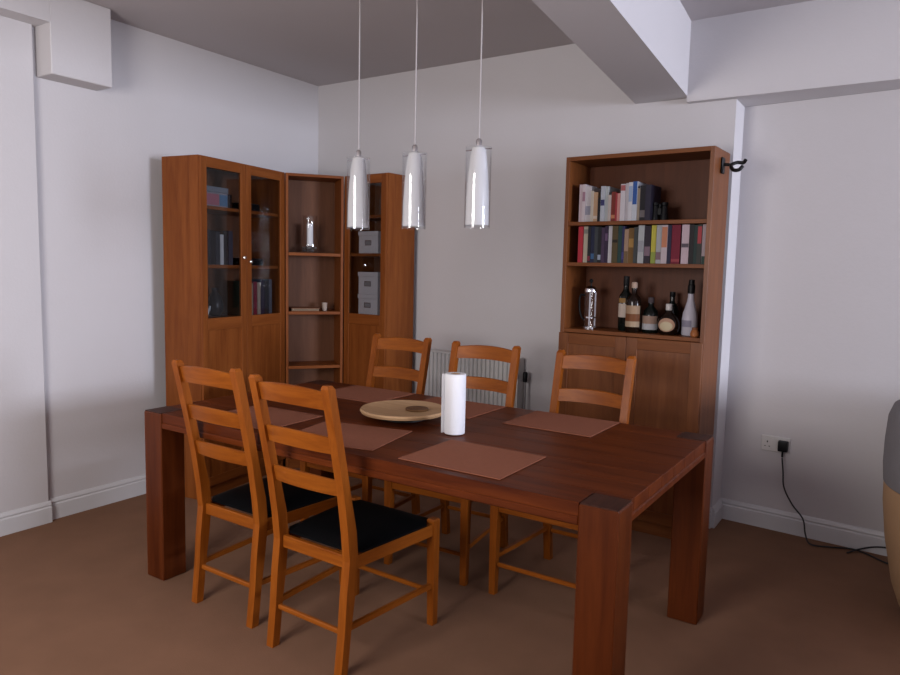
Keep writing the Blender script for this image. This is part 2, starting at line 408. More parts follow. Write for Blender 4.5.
def roll():
    t = thing('kitchen_roll', 'white roll of kitchen paper standing on the dining table', 'paper roll', (2.335, -1.668, TH+.0032))
    prof = [(.019, 0), (.0400, 0), (.0410, .003), (.0410, .232), (.0400, .235), (.019, .235), (.019, 0)]
    m = MB(); m.lathe(prof[:-1], 40); m.f = [f for f in m.f if len(f) == 4]
    m.build('paper', PAPER, t, smooth=40)
    c = MB(); c.lathe([(.0188, .0), (.0188, .234)], 24); c.f = [f for f in c.f if len(f) == 4]; c.lathe([(.0172, .0), (.0172, .234)], 24); c.f = [f for f in c.f if len(f) == 4]
    c.build('card_core', CARD, t, smooth=40)
    a = [math.radians(d) for d in range(150, 216, 6)]
    fl = [(.0413*math.cos(g), .0413*math.sin(g)) for g in a]; fl.append((fl[-1][0]-.004, fl[-1][1]-.013))
    fl2 = [(x*1.03, y*1.03) for x, y in fl]
    m = MB(); m.sweep([[(fl[i][0], fl[i][1], .001), (fl2[i][0], fl2[i][1], .001), (fl2[i][0], fl2[i][1], .234), (fl[i][0], fl[i][1], .234)] for i in range(len(fl))])
    m.build('loose_sheet', PAPER, t, smooth=40)
roll()

# ------------------------------------------------------------------ pendant lamps
def pendant(x, y, label):
    t = thing('pendant_lamp', label, 'pendant lamp', (x, y, 1.553), 0, 'pendant lamps over the dining table')
    H = .305; top = HC-1.553
    m = MB(); m.lathe([(.050, 0), (.050, H)], 40); m.lathe([(.0475, 0), (.0475, H)], 40); m.f = [f for f in m.f if len(f) == 4]
    n = 40
    for k in range(n):
        a, b = k, (k+1) % n; m.f.append((a, 2*n+a, 2*n+b, b)); m.f.append((n+a, n+b, 3*n+b, 3*n+a))
    m.build('glass_cylinder', CLEAR, t, smooth=40)
    m = MB(); m.lathe([(.0462, .010), (.0445, .11), (.039, .20), (.031, .275), (.025, .303), (.010, .312), (.010, .318)], 36); m.f = [f for f in m.f if len(f) == 4]
    m.lathe([(.0442, .010), (.0425, .11), (.037, .20), (.029, .272), (.010, .300)], 36); m.f = [f for f in m.f if len(f) == 4]
    m.build('opal_shade', OPAL, t, smooth=40)
    MB().lathe([(0, .085), (.012, .09), (.020, .11), (.021, .13), (.014, .16), (.012, .19), (0, .195)], 16).build('bulb', OPAL, t, smooth=True)
    m = MB(); m.lathe([(0, .300), (.012, .302), (.012, .330), (.006, .338), (0, .338)], 16); m.build('cap', CHROME, t, smooth=40)
    MB().tube([(-.058, 0, H-.008), (.058, 0, H-.008)], .0025, 8).build('crossbar', CHROME, t, smooth=40)
    MB().tube([(0, 0, .336), (0, 0, top-.02)], .0028, 8).build('cord', CORD, t, smooth=40)
    MB().lathe([(0, top-.028), (.035, top-.028), (.045, top-.004), (.045, top-.001), (0, top-.001)], 24).build('ceiling_rose', CHROME, t, smooth=40)
pendant(1.772, -1.60, 'glass pendant lamp hanging furthest from the ceiling beam, over the left of the table')
pendant(2.070, -1.60, 'middle one of the three hanging glass pendant lamps')
pendant(2.373, -1.60, 'glass pendant lamp hanging nearest the ceiling beam, above the kitchen roll')

# ------------------------------------------------------------------ cabinets
# local frame of every case: x along the width, front towards -y, back at y = 0
def case(t, w, d, h, shelves, mx, mz, mb, th=.018, top=.018, plinth=.07):
    MB().box(0, th, -d, 0, 0, h, .001).build('side_panel', mz, t)
    MB().box(w-th, w, -d, 0, 0, h, .001).build('side_panel', mz, t)
    MB().box(th, w-th, -d, -.004, h-top, h, .001).build('top_panel', mx, t)
    MB().box(th, w-th, -.008, -.002, plinth, h-top).build('back_panel', mb, t)
    MB().box(th, w-th, -d+.008, -d+.024, 0, plinth).build('plinth', mx, t)
    MB().box(th, w-th, -d+.002, -.009, plinth, plinth+.018).build('bottom_shelf', mx, t)
    for z in shelves: MB().box(th+.0005, w-th-.0005, -d+.004, -.009, z-.020, z, .001).build('shelf', mx, t)
def door(t, x0, x1, y, z0, z1, mx, mz, panels, st=.045, th=.018, knob=None):
    """panels: list of (z0, z1, material, recessed thickness); rails fill what is between"""
    d = bpy.data.objects.new('door', None); C.objects.link(d); d.parent = t
    MB().box(x0, x0+st, y-th, y, z0, z1, .0015).build('stile', mz, d)
    MB().box(x1-st, x1, y-th, y, z0, z1, .0015).build('stile', mz, d)
    edges = [z0]+[e for p in panels for e in p[:2]]+[z1]
    for k in range(0, len(edges), 2): MB().box(x0+st, x1-st, y-th, y, edges[k], edges[k+1], .0015).build('rail', mx, d)
    for a, b, mt in panels:
        MB().box(x0+st, x1-st, y-.011, y-.006, a, b).build('glass_pane' if mt is GLASS else 'door_panel', mt, d)
    if knob:
        kx, kz = knob
        m = MB(); m.lathe([(.0, 0), (.005, 0), (.0045, .010), (.010, .014), (.0115, .019), (.009, .024), (0, .026)], 16)
        m.v = [(kx+a, y-th-c, kz+b) for a, b, c in m.v]
        m.build('knob', CHROME, d, smooth=40)
    return d

# left cabinet: two tall doors, glass above and wood below
LC = (.12, -1.409, .147)          # near back corner, rotation of the depth axis
LW, LD, LH = .75, .277, 2.0
lroot = (LC[0], LC[1], LC[2]+PI/2)   # local x runs along the wall to the corner, local -y faces the room
lc = thing('display_cabinet', 'tall brown wooden cabinet with two half-glazed doors at the left wall', 'cabinet', (LC[0], LC[1], 0), lroot[2])
case(lc, LW, LD, LH, (1.065, 1.385, 1.725, .60), OAKX, OAK, BCK)
door(lc, .002, LW/2-.001, -LD, .075, LH-.003, OAKX, OAK, [(.13, 1.005, OAK), (1.075, 1.938, GLASS)], knob=(LW/2-.036, 1.432))
door(lc, LW/2+.001, LW-.002, -LD, .075, LH-.003, OAKX, OAK, [(.13, 1.005, OAK), (1.075, 1.938, GLASS)], knob=(LW/2+.022, 1.408))
# open corner bookcase turned at an angle
fl = Vector(loc2w(lroot, LW, -LD-.018, 0)[:2])
R2 = (.945, -.05, -.07); W2, D2 = .385, .270
r2root = (R2[0]-W2*math.cos(R2[2]), R2[1]-W2*math.sin(R2[2]), R2[2])
fr = Vector(loc2w(r2root, 0, -D2-.018, 0)[:2])
dv = fr-fl; cw = dv.length-.008; ca = math.atan2(dv.y, dv.x); dn = dv.normalized(); nrm = Vector((-dn.y, dn.x))
CD = .25
co = fl+dn*.004+nrm*CD
croot = (co.x, co.y, ca)
cc = thing('corner_bookcase', 'narrow open wooden shelf unit set across the room corner', 'bookcase', (co.x, co.y, 0), ca)
case(cc, cw, CD, LH-.003, (1.477, 1.082, .712, .40), OAKX, OAK, BCK)
rc = thing('display_cabinet', 'narrow single-door glazed cabinet holding white storage boxes', 'cabinet', (r2root[0], r2root[1], 0), R2[2])
case(rc, W2, D2, LH, (1.065, 1.482, 1.735, .60), OAKX, OAK, BCK)
door(rc, .002, W2-.002, -D2, .075, LH-.003, OAKX, OAK, [(.13, 1.005, OAK), (1.075, 1.938, GLASS)], knob=(.212, 1.402), st=.045)

# right bookcase with two solid doors below
BR = (2.158, -.004, -.041); BW, BD, BH = .80, .28, 2.02
bc = thing('bookcase', 'tall brown wooden bookcase with open shelves above two panelled doors', 'bookcase', (BR[0], BR[1], 0), BR[2])
case(bc, BW, BD, BH, (1.666, 1.443, 1.072, .55), BOOKX, BOOKZ, BBK, th=.022, top=.022)
door(bc, .002, BW/2-.001, -BD, .075, 1.050, BOOKX, BOOKZ, [(.135, .99, BOOKZ)], st=.06)
door(bc, BW/2+.001, BW-.002, -BD, .075, 1.050, BOOKX, BOOKZ, [(.135, .99, BOOKZ)], st=.06)

# ------------------------------------------------------------------ books
def book(root, u, w, h, z, col, label, group, front, depth=.14, lean=0, band=None):
    """upright book in a case: u = left edge along the width, front = y of the spine"""
    t = thing('book', label, 'book', loc2w(root, u+w/2, front, z+.0005), root[2], group)
    t.rotation_euler = (0, lean, root[2])
    c = colm(col)
    m = MB(); c0 = .0022
    m.box(-w/2, w/2, 0, c0, 0, h).box(-w/2, -w/2+c0, c0, depth, 0, h).box(w/2-c0, w/2, c0, depth, 0, h)
    m.build('cover', c, t)
    MB().box(-w/2+c0, w/2-c0, c0, depth-.004, .003, h-.004).build('page_block', colm((.62, .57, .48), .9), t)
    if band:
        z0, z1, bc_ = band
        MB().box(-w/2+.001, w/2-.001, -.0006, .0002, h*z0, h*z1).build('spine_print', colm(bc_), t)
    return t
WH, PK, CR, DK, NV = (.58, .54, .55), (.55, .44, .46), (.55, .49, .40), (.022, .020, .024), (.022, .026, .06)
# upper row: (left px, right px, height, colour, spine print, label)
def px2u(px, y): return .022+(px-570.0)/(706.7-570.0)*.756
row1 = [
 (578.9, 582.2, .205, PK, None, 'pale pink book at the left end of the top shelf'),
 (582.2, 585.6, .205, (.60, .52, .53), (.55, .8, (.35, .2, .25)), 'whitish pink book second from the left on the top shelf'),
 (585.6, 591.6, .193, WH, (.2, .45, (.3, .3, .36)), 'thick white book on the top shelf, third from the left'),
 (591.6, 594.4, .168, CR, None, 'thin cream book left of the tan book on the top shelf'),
 (594.4, 598.9, .160, (.50, .32, .19), (.1, .2, (.6, .5, .4)), 'tan book among the white books on the top shelf'),
 (598.9, 602.0, .128, DK, None, 'short black book right of the tan book on the top shelf'),
 (602.0, 606.4, .190, (.46, .48, .52), (.45, .62, (.05, .05, .14)), 'tall pale grey-blue book with dark spine band on the top shelf'),
 (606.4, 610.0, .188, (.44, .47, .47), None, 'pale grey-green book left of the dark red book on the top shelf'),
 (610.0, 613.0, .142, (.50, .42, .38), None, 'short beige book beside the dark red book on the top shelf'),
 (613.0, 617.4, .158, (.20, .035, .025), (.1, .22, (.5, .2, .1)), 'dark red book in the middle of the top shelf'),
 (617.4, 619.4, .150, (.34, .04, .05), None, 'thin bright red book in the middle of the top shelf'),
 (619.4, 622.2, .148, (.55, .25, .22), None, 'salmon pink book right of the thin red book'),
 (622.2, 627.2, .196, (.60, .56, .58), (.82, .97, (.4, .12, .12)), 'thick white book with red-topped spine on the top shelf'),
 (627.2, 630.5, .200, (.56, .52, .55), None, 'slim off-white book two left of the blue-topped book'),
 (630.5, 634.4, .203, (.62, .60, .62), (.5, .9, (.32, .4, .55)), 'white book with pale blue print beside the blue-topped book'),
 (634.4, 639.0, .206, (.54, .56, .60), (.42, 1.0, (.035, .10, .32)), 'white book with a wide blue spine top on the top shelf'),
 (639.0, 641.6, .170, (.30, .24, .18), None, 'thin brown book right of the blue-topped book'),
 (641.6, 647.0, .184, DK, (.1, .3, (.15, .13, .13)), 'black book beside the dark ornament on the top shelf'),
 (647.0, 652.4, .186, (.030, .026, .045), None, 'rightmost black book on the top shelf'),
]
G1, G2 = 'books on the top shelf of the bookcase', 'books on the second shelf of the bookcase'
for a, b, h, c, bd, lb in row1:
    ua, ub = px2u(a, 0), px2u(b, 0)
    book(BR, ua+.0004, ub-ua-.0008, h, 1.666, c, lb, G1, -BD+.030+random.uniform(0, .008), .15, 0, bd)
row2 = [
 (578.2, 583.4, .215, (.42, .030, .045), None, 'bright red book at the left end of the second shelf'),
 (583.8, 588.7, .200, (.50, .44, .34), (.80, .92, (.25, .25, .22)), 'cream book beside the bright red one on the second shelf'),
 (588.7, 591.8, .205, DK, (.05, .18, (.22, .03, .05)), 'black book right of the cream book on the second shelf'),
 (591.8, 595.8, .200, NV, (.1, .25, (.05, .12, .25)), 'navy book with blue print at the left of the second shelf'),
 (595.8, 599.6, .195, (.050, .055, .060), None, 'charcoal book right of the navy one on the second shelf'),
 (599.6, 603.2, .195, (.018, .018, .020), (.08, .22, (.30, .34, .42)), 'black book with pale print near the spine foot on the second shelf'),
 (603.2, 606.6, .190, (.06, .035, .07), None, 'dark plum book on the second shelf'),
 (606.6, 610.0, .200, (.035, .020, .045), (.6, .8, (.12, .07, .13)), 'dark purple book left of the white one on the second shelf'),
 (610.2, 614.2, .203, (.54, .52, .54), None, 'slim white book among the dark ones on the second shelf'),
 (614.2, 620.2, .198, (.085, .060, .025), (.55, .63, (.02, .015, .01)), 'olive brown book right of the slim white one'),
 (620.2, 624.2, .200, (.020, .050, .045), None, 'dark green book in the middle of the second shelf'),
 (624.2, 626.8, .195, (.035, .035, .10), (.1, .3, (.07, .06, .2)), 'thin indigo book in the middle of the second shelf'),
 (626.8, 631.0, .180, (.34, .22, .15), (.0, .35, (.16, .10, .05)), 'tan book in the middle of the second shelf'),
 (631.0, 636.4, .185, (.16, .085, .025), (.45, .7, (.35, .2, .06)), 'brown book with gold print on the second shelf'),
 (636.4, 640.4, .190, (.05, .055, .055), None, 'dark grey book left of the light grey one on the second shelf'),
 (640.6, 646.6, .205, (.40, .41, .41), (.3, .6, (.3, .3, .32)), 'light grey book near the middle of the second shelf'),
 (646.8, 652.8, .195, (.030, .022, .032), (.2, .45, (.2, .13, .16)), 'black book left of the yellow one on the second shelf'),
 (653.2, 658.0, .210, (.48, .42, .06), (.0, .3, (.25, .30, .06)), 'yellow book on the second shelf'),
 (658.2, 663.2, .205, (.36, .36, .36), (.1, .3, (.2, .12, .14)), 'pale grey book right of the yellow one'),
 (663.2, 668.8, .208, (.50, .42, .44), (.42, .95, (.50, .20, .11)), 'pink book with an orange spine top on the second shelf'),
 (668.8, 672.4, .200, (.022, .022, .05), None, 'navy book left of the wide dark red one'),
 (672.6, 680.8, .213, (.17, .012, .030), (.05, .12, (.3, .05, .06)), 'wide dark red book toward the right of the second shelf'),
 (682.0, 688.8, .208, (.54, .42, .46), (.42, .52, (.1, .08, .1)), 'pinkish white book toward the right of the second shelf'),
 (688.8, 693.0, .200, (.025, .022, .024), None, 'black book right of the pinkish white one'),
 (693.0, 696.2, .195, (.025, .045, .042), None, 'dark bottle-green book near the right end of the second shelf'),
 (696.2, 700.2, .205, (.05, .05, .045), (.52, .95, (.42, .06, .07)), 'dark book with a red upper spine near the right end of the second shelf'),
 (700.4, 704.4, .200, (.40, .32, .34), (.0, .2, (.03, .06, .05)), 'pinkish grey book at the right end of the second shelf'),
]
for a, b, h, c, bd, lb in row2:
    ua, ub = px2u(a+2, 0), px2u(b+2, 0)
    h = min(h, .198)
    book(BR, ua+.0004, ub-ua-.0008, h, 1.443, c, lb, G2, -BD+.022+random.uniform(0, .006), .15, 0, bd)
# dark ornament (small pair of binoculars) at the end of the upper row
def binoculars():
    u = px2u(658, 0)
    t = thing('binoculars', 'small black binoculars standing right of the books on the top shelf', 'binoculars', loc2w(BR, u, -BD+.09, 1.6665), BR[2])
    for s in (-1, 1):
        MB().lathe([(0, 0), (.021, 0), (.022, .012), (.019, .030), (.016, .060), (.015, .078), (.018, .082), (.018, .096), (0, .096)], 18, (s*.024, 0, 0)).build('barrel', BLACKP, t, smooth=35)
    MB().box(-.012, .012, -.008, .008, .030, .070, .003).build('bridge', BLACKP, t)
    MB().lathe([(0, .070), (.008, .070), (.008, .088), (0, .088)], 12).build('focus_wheel', BLACKP, t, smooth=35)
binoculars()

# ------------------------------------------------------------------ bottles on the bookcase
def at_shelf(px, back=.09): return loc2w(BR, .022+(px-564.5)/(696.7-564.5)*.756, -BD+back, 1.0725)
def lab(m, r, z0, z1, a0, a1, mat, name, t, bulge=None):
    n = 14; V = []; F = []
    for k in range(n+1):
        g = math.radians(a0+(a1-a0)*k/n)
        for z in (z0, z1):
            rr = r
            V.append((rr*math.cos(g), rr*math.sin(g), z))
    for k in range(n): F.append((2*k, 2*k+2, 2*k+3, 2*k+1))
    mm = MB(); mm.add(V, F)
    V2 = [(x*.985, y*.985, z) for x, y, z in V]; mm.add(V2, [tuple(reversed(f)) for f in F])
    return mm.build(name, mat, t, smooth=40)
GB = 'bottles on the bookcase'
DG = plain('dark_green_bottle', (.004, .006, .005), .12, var=.1, spec=.3); BG = plain('brown_bottle', (.010, .0045, .0025), .12, var=.1, spec=.3)
t = thing('bottle', 'tall dark wine-like bottle with a cream label, leftmost of the bottles', 'bottle', at_shelf(618.5, .125), BR[2], GB)
MB().lathe([(0, 0), (.034, 0), (.037, .006), (.037, .175), (.033, .198), (.018, .220), (.0145, .235), (.0145, .290), (0, .290)], 24).build('glass_body', DG, t, smooth=35)
MB().lathe([(.0152, .248), (.0158, .250), (.0158, .300), (.0, .302)], 20).build('capsule', BLACKP, t, smooth=35)
lab(None, .0375, .075, .150, -165, -40, colm((.60, .50, .42)), 'label', t)
lab(None, .0376, .155, .180, -140, -70, colm((.35, .20, .07)), 'neck_label', t)
t = thing('bottle', 'dark bottle with a brown banded label and a pale stopper', 'bottle', at_shelf(630.3, .072), BR[2], GB)
MB().lathe([(0, 0), (.038, 0), (.041, .006), (.041, .165), (.036, .185), (.018, .205), (.014, .215), (.014, .248), (0, .248)], 24).build('glass_body', BG, t, smooth=35)
MB().lathe([(.0145, .238), (.016, .240), (.0165, .262), (.013, .270), (0, .271)], 20).build('stopper', colm((.50, .36, .28)), t, smooth=35)
for z0, z1, c in ((.030, .060, (.45, .33, .22)), (.0601, .100, (.20, .075, .03)), (.1001, .145, (.40, .27, .17))): lab(None, .0415, z0, z1, -165, -15, colm(c), 'label', t)
t = thing('bottle', 'short dark bottle with a pale picture label, middle of the bottles', 'bottle', at_shelf(644.5, .112), BR[2], GB)
MB().lathe([(0, 0), (.039, 0), (.042, .006), (.042, .095), (.036, .120), (.017, .142), (.014, .150), (.014, .172), (0, .172)], 24).build('glass_body', DG, t, smooth=35)
MB().lathe([(.0145, .160), (.0158, .162), (.0158, .190), (0, .191)], 20).build('cap', colm((.10, .08, .09)), t, smooth=35)
lab(None, .0425, .018, .050, -165, -15, colm((.48, .48, .50)), 'label', t)
lab(None, .0425, .0501, .092, -165, -15, colm((.36, .24, .18)), 'label', t)
# round-shouldered bottle with an oval label
t = thing('bottle', 'squat round bottle with an oval cream label between the white and dark bottles', 'bottle', at_shelf(663.8, .075), BR[2], GB)
prof = [(0, 0), (.040, 0), (.052, .012), (.059, .040), (.058, .065), (.046, .092), (.026, .110), (.016, .120), (.0145, .150), (0, .150)]
m = MB(); m.lathe(prof, 28); m.v = [(x, y*.62, z) for x, y, z in m.v]; m.build('glass_body', BG, t, smooth=35)
MB().lathe([(.0150, .128), (.0165, .130), (.0165, .162), (0, .164)], 20).build('cap', colm((.62, .60, .58), .25), t, smooth=35)
def oval(cz, rx, rz, off, mat, name):
    # follows the curved flank of the bottle
    V = [(0, -.0372-off, cz)]; F = []; n = 24
    import bisect
    def rad(z):
        for (r0, z0), (r1, z1) in zip(prof, prof[1:]):
            if z0 <= z <= z1 and z1 > z0: return r0+(r1-r0)*(z-z0)/(z1-z0)
        return .03
    V = []
    rings = (0.02, .35, .7, 1.0)
    for q in rings:
        for k in range(n):
            g = 2*PI*k/n; x = rx*q*math.cos(g); z = cz+rz*q*math.sin(g); R = rad(z)
            y = -.62*math.sqrt(max(R*R-x*x, 1e-5))-off
            V.append((x, y, z))
    for i in range(len(rings)-1):
        for k in range(n): a, b = i*n+k, i*n+(k+1) % n; F.append((a, b, b+n, a+n))
    F.append(tuple(range(n)))
    MB().add(V, F).build(name, mat, t, smooth=True)
oval(.052, .044, .036, .0010, colm((.50, .30, .20)), 'label')
oval(.046, .034, .024, .0018, colm((.62, .52, .34)), 'label_centre')
t = thing('bottle', 'dark bottle standing behind the round oval-label bottle', 'bottle', at_shelf(660, .19), BR[2], GB)
MB().lathe([(0, 0), (.032, 0), (.035, .006), (.035, .12), (.030, .145), (.015, .165), (.013, .175), (.013, .208), (0, .208)], 24).build('glass_body', DG, t, smooth=35)
MB().lathe([(.0135, .195), (.0148, .197), (.0148, .222), (0, .223)], 16).build('cap', BLACKP, t, smooth=35)
t = thing('bottle', 'white opaque bottle with a tall black cap, rightmost of the bottles', 'bottle', at_shelf(680.5, .125), BR[2], GB)
WB = colm((.58, .55, .62), .3)
MB().lathe([(0, 0), (.036, 0), (.040, .008), (.040, .085), (.036, .115), (.026, .150), (.018, .180), (.0155, .200), (.0155, .226), (0, .226)], 28).build('glass_body', WB, t, smooth=35)
MB().lathe([(.0160, .218), (.0180, .220), (.0185, .262), (.0150, .266), (.0145, .290), (0, .292)], 20).build('cap', BLACKP, t, smooth=35)
lab(None, .0405, .045, .080, -150, -60, colm((.30, .28, .36)), 'label', t)
t = thing('ornament', 'small orange-brown jar at the right end of the bottle shelf', 'jar', loc2w(BR, .742, -BD+.030, 1.0725), BR[2])
MB().lathe([(0, 0), (.014, 0), (.021, .008), (.022, .020), (.017, .034), (.013, .038), (.013, .044), (0, .044)], 20).build('jar_body', colm((.42, .15, .05), .35), t, smooth=35)
MB().lathe([(.0134, .040), (.0145, .041), (.0145, .050), (0, .051)], 16).build('lid', colm((.26, .10, .05)), t, smooth=35)
# cafetiere
t = thing('cafetiere', 'glass and chrome coffee press at the left of the bottle shelf', 'coffee press', at_shelf(584, .10), BR[2])
m = MB(); m.lathe([(.0, .008), (.033, .008), (.034, .014), (.034, .205)], 28); m.f = [f for f in m.f if len(f) == 4]; m.build('glass_beaker', CLEAR, t, smooth=35)
MB().lathe([(.030, 0), (.037, 0), (.037, .010), (.030, .010), (.030, 0)], 28).build('base_ring', CHROME, t, smooth=35)
MB().lathe([(0, .206), (.038, .206), (.039, .214), (.036, .226), (.020, .238), (0, .242)], 28).build('lid', CHROME, t, smooth=35)
MB().lathe([(0, .240), (.004, .240), (.004, .258), (.010, .264), (.011, .272), (.006, .280), (0, .281)], 16).build('plunger_knob', BLACKP, t, smooth=35)
MB().lathe([(0, .060), (.0325, .060), (.0325, .068), (0, .068)], 24).build('filter_disc', CHROME, t, smooth=35)
MB().lathe([(0.0, .068), (.003, .068), (.003, .206), (0, .206)], 8).build('plunger_rod', CHROME, t, smooth=35)
for a in (-70, 60, 120): g = math.radians(a); MB().box(.0345*math.cos(g)-.005, .0345*math.cos(g)+.005, .0345*math.sin(g)-.003, .0345*math.sin(g)+.003, .008, .208, .001).build('frame_strap', CHROME, t)
MB().tube(crom([(-.034, 0, .185), (-.058, 0, .190), (-.068, 0, .165), (-.064, 0, .100), (-.050, 0, .060), (-.034, 0, .050)], 5), .006, 8).build('handle', BLACKP, t, smooth=40)

# guitar hanger on the bookcase side
hk = loc2w(BR, BW, -.150, 1.945)
t = thing('wall_hook', 'black two-pronged instrument hanger screwed to the bookcase side', 'hook', hk, BR[2])
MB().box(.0005, .012, -.022, .022, -.045, .035, .004).build('mounting_plate', BLACKP, t)
MB().tube([(.010, 0, 0), (.045, 0, -.004)], .008, 10).build('neck', BLACKP, t, smooth=40)
MB().tube(crom([(.108, -.030, -.018), (.094, -.040, -.036), (.066, -.032, -.034), (.046, 0, -.006), (.066, .030, .010), (.094, .036, .008), (.108, .028, .020)], 6), .009, 10).build('padded_yoke', BLACKP, t, smooth=40)

# ------------------------------------------------------------------ inside the left cabinet
Y0 = -LD+.035
t = thing('game_box', 'flat box with pink and blue print on the top shelf behind glass', 'box', loc2w(lroot, .165, Y0+.07, 1.7255), lroot[2])
MB().box(-.12, .12, -.06, .06, 0, .085, .002).build('box_base', colm((.30, .28, .30)), t)
MB().box(-.123, .123, -.063, .063, .086, .118, .002).build('lid', colm((.22, .24, .27)), t)
MB().box(-.115, .045, -.0612, -.0602, .010, .075).build('printed_side', colm((.45, .16, .20)), t)
MB().box(.050, .115, -.0612, -.0602, .010, .075).build('printed_side', colm((.10, .20, .32)), t)
t = thing('storage_tin', 'black tin beside the printed box on the top shelf behind glass', 'tin', loc2w(lroot, .315, Y0+.04, 1.7255), lroot[2])
MB().lathe([(0, 0), (.026, 0), (.026, .070), (0, .070)], 20).build('tin_body', BLACKP, t, smooth=35)
MB().lathe([(.0, .0705), (.027, .0705), (.027, .085), (0, .085)], 20).build('lid', BLACKP, t, smooth=35)
t = thing('camera_case', 'long black case on the top shelf behind the right glass door', 'case', loc2w(lroot, .50, Y0+.06, 1.7255), lroot[2])
MB().box(-.085, .085, -.045, .045, 0, .050, .012).build('case_body', BLACKP, t, smooth=40)
MB().tube(crom([(-.05, 0, .048), (-.03, 0, .066), (.03, 0, .066), (.05, 0, .048)], 5), .005, 8).build('handle', BLACKP, t, smooth=40)
G3 = 'books behind the left glass door'; u = .045
for w, h, c, lb in ((.036, .20, (.020, .022, .026), 'thick black book at the left end behind the left glass door'), (.030, .205, (.035, .035, .04), 'charcoal book second from left behind the left glass door'), (.028, .20, (.016, .018, .022), 'black book third from left behind the left glass door'),
    (.030, .195, (.03, .035, .045), 'dark slate book left of the white spine behind glass'), (.024, .18, (.52, .52, .52), 'white-spined book behind the left glass door'), (.030, .20, (.02, .02, .025), 'black book just right of the white spine behind glass'), (.030, .205, (.045, .05, .07), 'dark blue book near the knob behind the left glass door')):
    book(lroot, u, w*1.27-.002, h, 1.3855, c, lb, G3, Y0, .15); u += w*1.27+.001
t = thing('box', 'flat black box lying on the middle shelf behind the right glass door', 'box', loc2w(lroot, .515, Y0+.07, 1.3855), lroot[2])
MB().box(-.095, .095, -.06, .06, 0, .032, .003).build('box_base', BLACKP, t)
MB().box(-.096, .096, -.061, .061, .033, .045, .003).build('lid', BLACKP, t)
t = thing('teapot', 'small white teapot on the bottom glazed shelf of the left cabinet', 'teapot', loc2w(lroot, .180, Y0+.130, 1.0655), lroot[2])
CER = colm((.62, .66, .66), .25)
MB().lathe([(0, 0), (.028, 0), (.044, .018), (.048, .040), (.038, .064), (.022, .072), (0, .073)], 24).build('pot_body', CER, t, smooth=35)
MB().lathe([(0, .073), (.022, .073), (.018, .080), (.006, .084), (.008, .092), (0, .095)], 18).build('lid', CER, t, smooth=35)
MB().tube(crom([(.040, 0, .028), (.062, 0, .040), (.072, 0, .066)], 5), [.012-.0006*k for k in range(11)], 10).build('spout', CER, t, smooth=40)
MB().tube(crom([(-.040, 0, .058), (-.064, 0, .060), (-.068, 0, .036), (-.046, 0, .020)], 5), .005, 8).build('handle', CER, t, smooth=40)
t = thing('vase', 'dark bulbous vase on the bottom glazed shelf beside the teapot', 'vase', loc2w(lroot, .318, Y0+.15, 1.0655), lroot[2])
MB().lathe([(0, 0), (.028, 0), (.046, .03), (.050, .07), (.036, .12), (.018, .15), (.022, .175), (.018, .176), (.012, .15), (0, .14)], 24).build('vase_body', colm((.025, .026, .030), .3), t, smooth=35)
G4 = 'books behind the right glass door'; u = .425
for w, h, c, lb in ((.034, .190, (.035, .05, .035), 'dark green book at the left behind the right glass door'), (.024, .175, (.30, .22, .16), 'tan book behind the right glass door'), (.028, .185, (.24, .02, .04), 'red book behind the right glass door'), (.026, .180, (.40, .32, .24), 'cream book beside the red one behind the right glass door'),
    (.030, .200, (.03, .025, .05), 'dark purple book behind the right glass door'), (.030, .195, (.025, .025, .03), 'black book near the right behind the right glass door'), (.026, .20, (.10, .11, .13), 'grey book at the right end behind the right glass door')):
    book(lroot, u, w*1.2-.002, h+.03, 1.0655, c, lb, G4, Y0, .15); u += w*1.2+.003

# ------------------------------------------------------------------ on the corner shelves
t = thing('hurricane_vase', 'clear glass vase with dark pebbles on the upper corner shelf', 'vase', loc2w(croot, cw*.46, -CD*.5, 1.4775), croot[2])
m = MB(); m.lathe([(.055, 0), (.062, .03), (.060, .08), (.046, .14), (.045, .20), (.052, .255)], 28); m.f = [f for f in m.f if len(f) == 4 or len(f) > 20][:]
m = MB(); m.lathe([(0, 0), (.055, 0), (.062, .03), (.060, .08), (.046, .14), (.045, .20), (.052, .255), (.050, .255), (.043, .20), (.044, .14), (.058, .08), (.060, .03), (.053, .004), (0, .004)], 28)
m.build('glass_body', CLEAR, t, smooth=35)
MB().lathe([(0, .050), (.021, .050), (.021, .200), (0, .203)], 20).build('candle', PAPER, t, smooth=35)
for k in range(14):
    a = k*2.4; r = .012+.030*((k % 5)/4); m = MB()
    m.lathe([(0, -.010), (.010, -.006), (.013, 0), (.010, .006), (0, .009)], 8, (r*math.cos(a), r*math.sin(a), .018+.018*(k//7)))
    m.build('pebble', colm((.16, .14, .13) if k % 2 else (.07, .06, .06)), t, smooth=True)
t = thing('book', 'brown book lying flat on the middle corner shelf', 'book', loc2w(croot, .135, -CD*.62, 1.0825), croot[2])
MB().box(-.095, .095, -.07, .07, 0, .003).box(-.095, .095, -.07, .07, .019, .022).box(-.095, .095, .067, .07, .003, .019).build('cover', colm((.24, .09, .04)), t)
MB().box(-.091, .091, -.066, .066, .003, .019).build('page_block', colm((.22, .16, .11), .9), t)
t = thing('tumbler', 'small pale cup at the right of the middle corner shelf', 'cup', loc2w(croot, cw*.72, -CD*.55, 1.0825), croot[2])
MB().lathe([(0, 0), (.015, 0), (.019, .055), (.017, .055), (.013, .004), (0, .004)], 20).build('cup_body', colm((.45, .36, .30), .3), t, smooth=35)
t['label'] = 'small pale cup at the right of the middle corner shelf'

